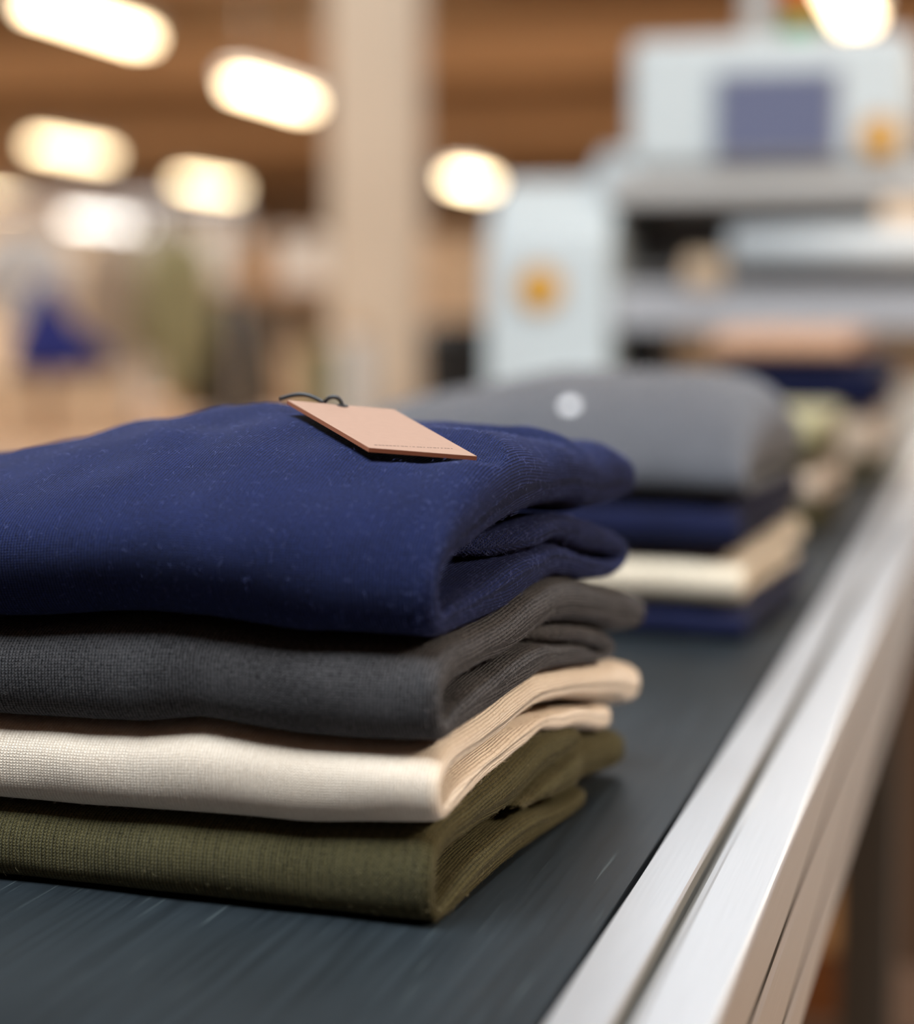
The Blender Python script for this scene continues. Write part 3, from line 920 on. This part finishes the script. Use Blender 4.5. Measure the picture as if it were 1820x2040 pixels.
# pale post and signal tower on top
px0 = front_x(1470)
obj('post', cyl(bmesh.new(), (px0, MY+0.22, HZ1-0.01), (px0, MY+0.22, HZ1+0.75), 0.026, n=24), M['grey_paint'], mach)
tx = front_x(1557)
tz = HZ1
obj('signal_base', cyl(bmesh.new(), (tx, MY+0.2, tz-0.01), (tx, MY+0.2, tz+0.008), 0.034, n=24), M['grey_paint'], mach)
for k, mm in enumerate(('green', 'amber', 'red')):
    z0 = tz+0.008+k*0.046
    obj('signal_lens', cyl(bmesh.new(), (tx, MY+0.2, z0), (tx, MY+0.2, z0+0.043), 0.030, n=24), M[mm], mach)
obj('signal_cap', cyl(bmesh.new(), (tx, MY+0.2, tz+0.146), (tx, MY+0.2, tz+0.158), 0.031, 0.024, n=24), M['black'], mach)

# ------------------------------------------------------------------ clutter of the hall
def carton(p, w, d, h, m, label, rz=0.0, z=0.0, group=None, name='carton'):
    t = empty(name, (p.x, p.y, z), rz, label, 'box', group)
    obj('body', bx(-w/2, w/2, -d/2, d/2, 0, h, bev=0.004, seg=1), m, t)
    if name == 'carton':
        obj('tape_strip', bx(-0.03, 0.03, -d/2-0.001, d/2+0.001, h-0.05, h+0.001), M['tape'], t)
        for s in (-1, 1):
            obj('flap', bx(min(0.002*s, s*w/2), max(0.002*s, s*w/2), -d/2+0.002, d/2-0.002, h-0.001, h+0.004), m, t)
    return t
def px_size(px, d): return px*d/FPX

# steel shelving left of the column, with cartons on it
dS = 9.0
ps = at(500, 620, dS)
shelf = empty('shelving_unit', (ps.x, ps.y, 0), YAW, 'tall open shelving unit holding cartons, left of the column', 'shelf')
WS = 0.95
for sx_ in (-1, 1):
    for sy in (-1, 1):
        obj('post', bx(sx_*WS/2-0.02, sx_*WS/2+0.02, sy*0.22-0.02, sy*0.22+0.02, 0, 1.60), M['grey_paint'], shelf)
SHZ = [0.12, 0.62, 1.165]
for z in SHZ:
    obj('shelf_board', bx(-WS/2, WS/2, -0.24, 0.24, z, z+0.03), M['wood'], shelf)
def on_shelf(px, k, w, h, m, label, d=0.3):
    p = at(px, 620, dS-0.05)
    return carton(p, w, d, h, m, label, YAW, SHZ[k]+0.031, 'cartons on the shelving unit')
on_shelf(425, 2, 0.28, 0.30, M['carton_white'], 'large white carton on the upper shelf of the shelving unit')
on_shelf(602, 2, 0.20, 0.22, M['carton_white'], 'smaller white carton on the upper shelf, nearer the column')
on_shelf(522, 2, 0.13, 0.19, M['carton'], 'narrow tan carton between the two white cartons')
on_shelf(655, 1, 0.16, 0.44, M['black'], 'dark upright box on the middle shelf, nearest the column')
on_shelf(535, 1, 0.26, 0.26, M['carton_pale'], 'pinkish carton on the middle shelf beside the dark coat', 0.3)
on_shelf(390, 1, 0.20, 0.36, M['carton'], 'tan carton at the outer end of the middle shelf')

def garment(name, w, h, m, loc, rz, label, hook=True, sleeve=0.75):
    """jumper on a hanger: trunk, two sleeves, hanger"""
    t = empty(name, loc, rz, label, 'garment')
    def slab(bm, outline, th):
        c = [sum(p[0] for p in outline)/len(outline), sum(p[1] for p in outline)/len(outline)]
        rows = []
        for y, s in ((-th, 0.86), (-th*0.7, 0.97), (0, 1.0), (th*0.7, 0.97), (th, 0.86)):
            rows.append([bm.verts.new((c[0]+(p[0]-c[0])*s, y, c[1]+(p[1]-c[1])*s)) for p in outline])
        n = len(outline)
        for a, b in zip(rows, rows[1:]):
            for k in range(n):
                bm.faces.new((a[k], a[(k+1) % n], b[(k+1) % n], b[k]))
        bm.faces.new(rows[0][::-1]); bm.faces.new(rows[-1])
    bm = bmesh.new()
    slab(bm, [(-w*0.42, -h), (w*0.42, -h), (w*0.45, -h*0.5), (w*0.43, -h*0.25), (w*0.5, -h*0.08), (w*0.16, 0), (0, -h*0.05), (-w*0.16, 0), (-w*0.5, -h*0.08), (-w*0.43, -h*0.25), (-w*0.45, -h*0.5)], 0.035)
    obj('trunk', bm, m, t, smooth=True)
    for s in (-1, 1):
        bm = bmesh.new()
        tube(bm, [(s*w*0.44, 0, -h*0.11), (s*w*0.55, 0.0, -h*0.3), (s*w*0.62, 0.01, -h*0.55), (s*w*0.64, 0.015, -h*sleeve)], 0.045, 10)
        obj('sleeve', bm, m, t, smooth=True)
    if hook:
        bm = bmesh.new()
        tube(bm, [(-w*0.4, 0, -h*0.07), (0, 0, 0.02), (w*0.4, 0, -h*0.07)], 0.006, 6)
        tube(bm, [(0, 0, 0.02), (0, 0, 0.06), (0.02, 0, 0.085), (0, 0, 0.105), (-0.02, 0, 0.09)], 0.003, 6)
        obj('hanger', bm, M['dark_steel'], t)
    return t
# clothes rail at the far left
dR = 7.5
pr = at(150, 470, dR)
zr_ = pr.z+0.12
rail = empty('clothes_rail', (pr.x, pr.y, 0), YAW, 'steel clothes rail with hanging garments at the left edge', 'rack')
obj('rail_bar', cyl(bmesh.new(), (-0.62, 0, zr_), (0.62, 0, zr_), 0.014, n=12), M['steel'], rail)
for s in (-1, 1):
    u = obj('upright', cyl(bmesh.new(), (s*0.6, 0, 0.06), (s*0.6, 0, zr_), 0.014, n=12), M['steel'], rail)
    obj('foot_bar', bx(s*0.6-0.015, s*0.6+0.015, -0.25, 0.25, 0.03, 0.06), M['steel'], rail)
def hang(px, w, h, m, label, turn=0.0):
    p = at(px, 620, dR)
    return garment('hanging_sweater', w, h, M[m], (p.x, p.y, zr_-0.105), YAW+turn, label)
hang(48, 0.22, 0.36, 'white_cloth', 'short white garment hanging on the clothes rail')
hang(352, 0.17, 0.62, 'khaki', 'olive-khaki garment hanging at the end of the clothes rail', 0.5)
hang(222, 0.13, 0.55, 'beige', 'beige garment hanging between the white and the khaki ones', 0.6)
# packing table under the rail with a navy jumper draped over a carton
dT = 6.6
pt = at(120, 620, dT)
tab = empty('packing_table', (pt.x, pt.y, 0), YAW, 'pale wooden packing table at the left edge, under hanging garments', 'table')
TZ = 0.70
obj('table_top', bx(-0.55, 0.42, -0.3, 0.3, TZ-0.03, TZ, bev=0.004), M['wood'], tab)
for sx_ in (-0.5, 0.37):
    for sy in (-0.25, 0.25):
        obj('leg', bx(sx_-0.025, sx_+0.025, sy-0.025, sy+0.025, 0, TZ-0.03), M['wood'], tab)
def on_table(px, w, h, m, label, dz=0.0, d=0.25, dd=0.0):
    p = at(px, 620, dT-0.05+dd)
    return carton(p, w, d, h, m, label, YAW, TZ+0.001+dz, 'cartons on the packing table')
on_table(30, 0.20, 0.17, M['carton_pale'], 'pinkish carton at the near end of the packing table')
on_table(185, 0.21, 0.17, M['carton_pale'], 'pinkish carton on the packing table, right beside its twin')
pn = at(95, 620, dT-0.05)
nv = empty('draped_sweater', (pn.x, pn.y, TZ+0.176), YAW, 'bright navy sweater heaped on the cartons of the packing table', 'sweater')
bm = bmesh.new()
n1 = 26
prof = [(0.0, 0.30), (0.03, 0.275), (0.06, 0.215), (0.09, 0.15), (0.135, 0.085), (0.155, 0.035), (0.145, 0.0)]
rings = []
for r_, z_ in prof:
    ring = []
    for k in range(n1):
        a = 2*math.pi*k/n1
        f = 1+0.14*math.sin(3*a+z_*20)+0.08*math.sin(7*a)
        ring.append(bm.verts.new(((max(r_, 0.004))*f*math.cos(a)+0.02*(1-z_*4), 0.8*max(r_, 0.004)*f*math.sin(a), z_)))
    rings.append(ring)
for a, b in zip(rings, rings[1:]):
    for k in range(n1):
        bm.faces.new((a[k], a[(k+1) % n1], b[(k+1) % n1], b[k]))
bm.faces.new(rings[0][::-1]); bm.faces.new(rings[-1])
obj('cloth_body', bm, M['navy_far'], nv, smooth=True)
bm = bmesh.new()
tube(bm, [(0.06, 0, 0.13), (0.12, -0.03, 0.10), (0.17, -0.04, 0.06), (0.19, -0.03, 0.035)], 0.034, 10)
obj('sleeve', bm, M['navy_far'], nv, smooth=True)

# dark coat on a stand, pale fabric rolls, floor cartons
pc = at(462, 620, 8.2)
cst = empty('coat_stand', (pc.x, pc.y+0.09, 0), YAW, 'thin dark coat stand in front of the shelving unit', 'stand')
zh_ = at(462, 622, 8.2).z+0.05
obj('stand_pole', cyl(bmesh.new(), (0, 0, 0.03), (0, 0, zh_+0.13), 0.012, n=12), M['dark_steel'], cst)
obj('stand_base', cyl(bmesh.new(), (0, 0, 0), (0, 0, 0.03), 0.16, 0.14, n=24), M['dark_steel'], cst)
obj('stand_hook', bx(-0.006, 0.006, -0.12, 0.01, zh_+0.085, zh_+0.098), M['dark_steel'], cst)
ch = garment('hanging_coat', 0.22, 0.55, M['black'], (pc.x, pc.y, at(462, 622, 8.2).z+0.05), YAW, 'black coat hanging in front of the shelving unit', True, 0.85)
def fabric_roll(px, py, d, r, m, label):
    p = at(px, py, d)
    t = empty('fabric_roll', (p.x, p.y, 0), 0, label, 'fabric roll', 'upright fabric rolls by the column')
    obj('cloth', cyl(bmesh.new(), (0, 0, 0), (0, 0, p.z), r, n=28), m, t, smooth=False)
    obj('core', cyl(bmesh.new(), (0, 0, p.z), (0, 0, p.z+0.04), r*0.45, n=20), M['carton'], t)
fabric_roll(712, 668, 6.6, 0.060, M['carton_white'], 'white fabric roll standing upright in front of the column')
fabric_roll(640, 690, 7.0, 0.065, M['khaki'], 'greenish grey fabric roll standing beside the white one')
# cartons and a black bin right of the column
dB = 8.0
pb = at(905, 620, dB)
stk = 0.0
for k, (w_, h_, m_, lb) in enumerate([(0.42, 0.48, 'carton', 'tan carton at the bottom of the stack beyond the black bin'),
                                      (0.40, 0.46, 'carton_pale', 'tan carton in the middle of the stack right of the column'),
                                      (0.36, 0.42, 'carton_pale', 'pale tan carton topping the stack right of the column')]):
    carton(pb, w_, 0.4, h_, M[m_], lb, YAW+0.05*(k-1), stk, 'carton stack right of the column')
    stk += h_+0.006
pbn = at(912, 620, 6.4)
bn = empty('waste_bin', (pbn.x, pbn.y, 0), YAW, 'black bin standing between the column and the white machine', 'bin')
zb_ = at(912, 640, 6.4).z
bm = bmesh.new()
cyl(bm, (0, 0, 0), (0, 0, zb_-0.04), 0.09, 0.122, n=28)
obj('bin_body', bm, M['black'], bn)
obj('bin_lid', cyl(bmesh.new(), (0, 0, zb_-0.04), (0, 0, zb_), 0.128, 0.10, n=28), M['black'], bn)

# things stored on a low plinth under the conveyor on the right
pf = at(1668, 1800, 2.35)
pl_ = empty('storage_plinth', (pf.x, pf.y, 0), 0.0, 'low dark brown plinth on the floor under the conveyor', 'plinth')
obj('plinth_top', bx(-0.16, 0.12, -0.12, 0.12, 0.245, 0.27, bev=0.004), M['base'], pl_)
for s in (-1, 1):
    obj('plinth_side', bx(-0.02+s*0.13-0.01, -0.02+s*0.13+0.01, -0.11, 0.11, 0, 0.245), M['base'], pl_)
cr = empty('crate', (pf.x-0.015, pf.y, 0.271), 0.0, 'orange-brown crate on the dark plinth under the conveyor', 'crate')
obj('base', bx(-0.055, 0.055, -0.10, 0.10, 0, 0.008), M['crate'], cr)
for s in (-1, 1):
    obj('side_panel', bx(s*0.055-0.005, s*0.055+0.005, -0.10, 0.10, 0.008, 0.075), M['crate'], cr)
    obj('end_panel', bx(-0.05, 0.05, s*0.095-0.005, s*0.095+0.005, 0.008, 0.075), M['crate'], cr)
carton(Vector((pf.x-0.015, pf.y, 0)), 0.12, 0.205, 0.13, M['carton'], 'tan carton lying across the orange-brown crate under the conveyor', 0.0, 0.3475)
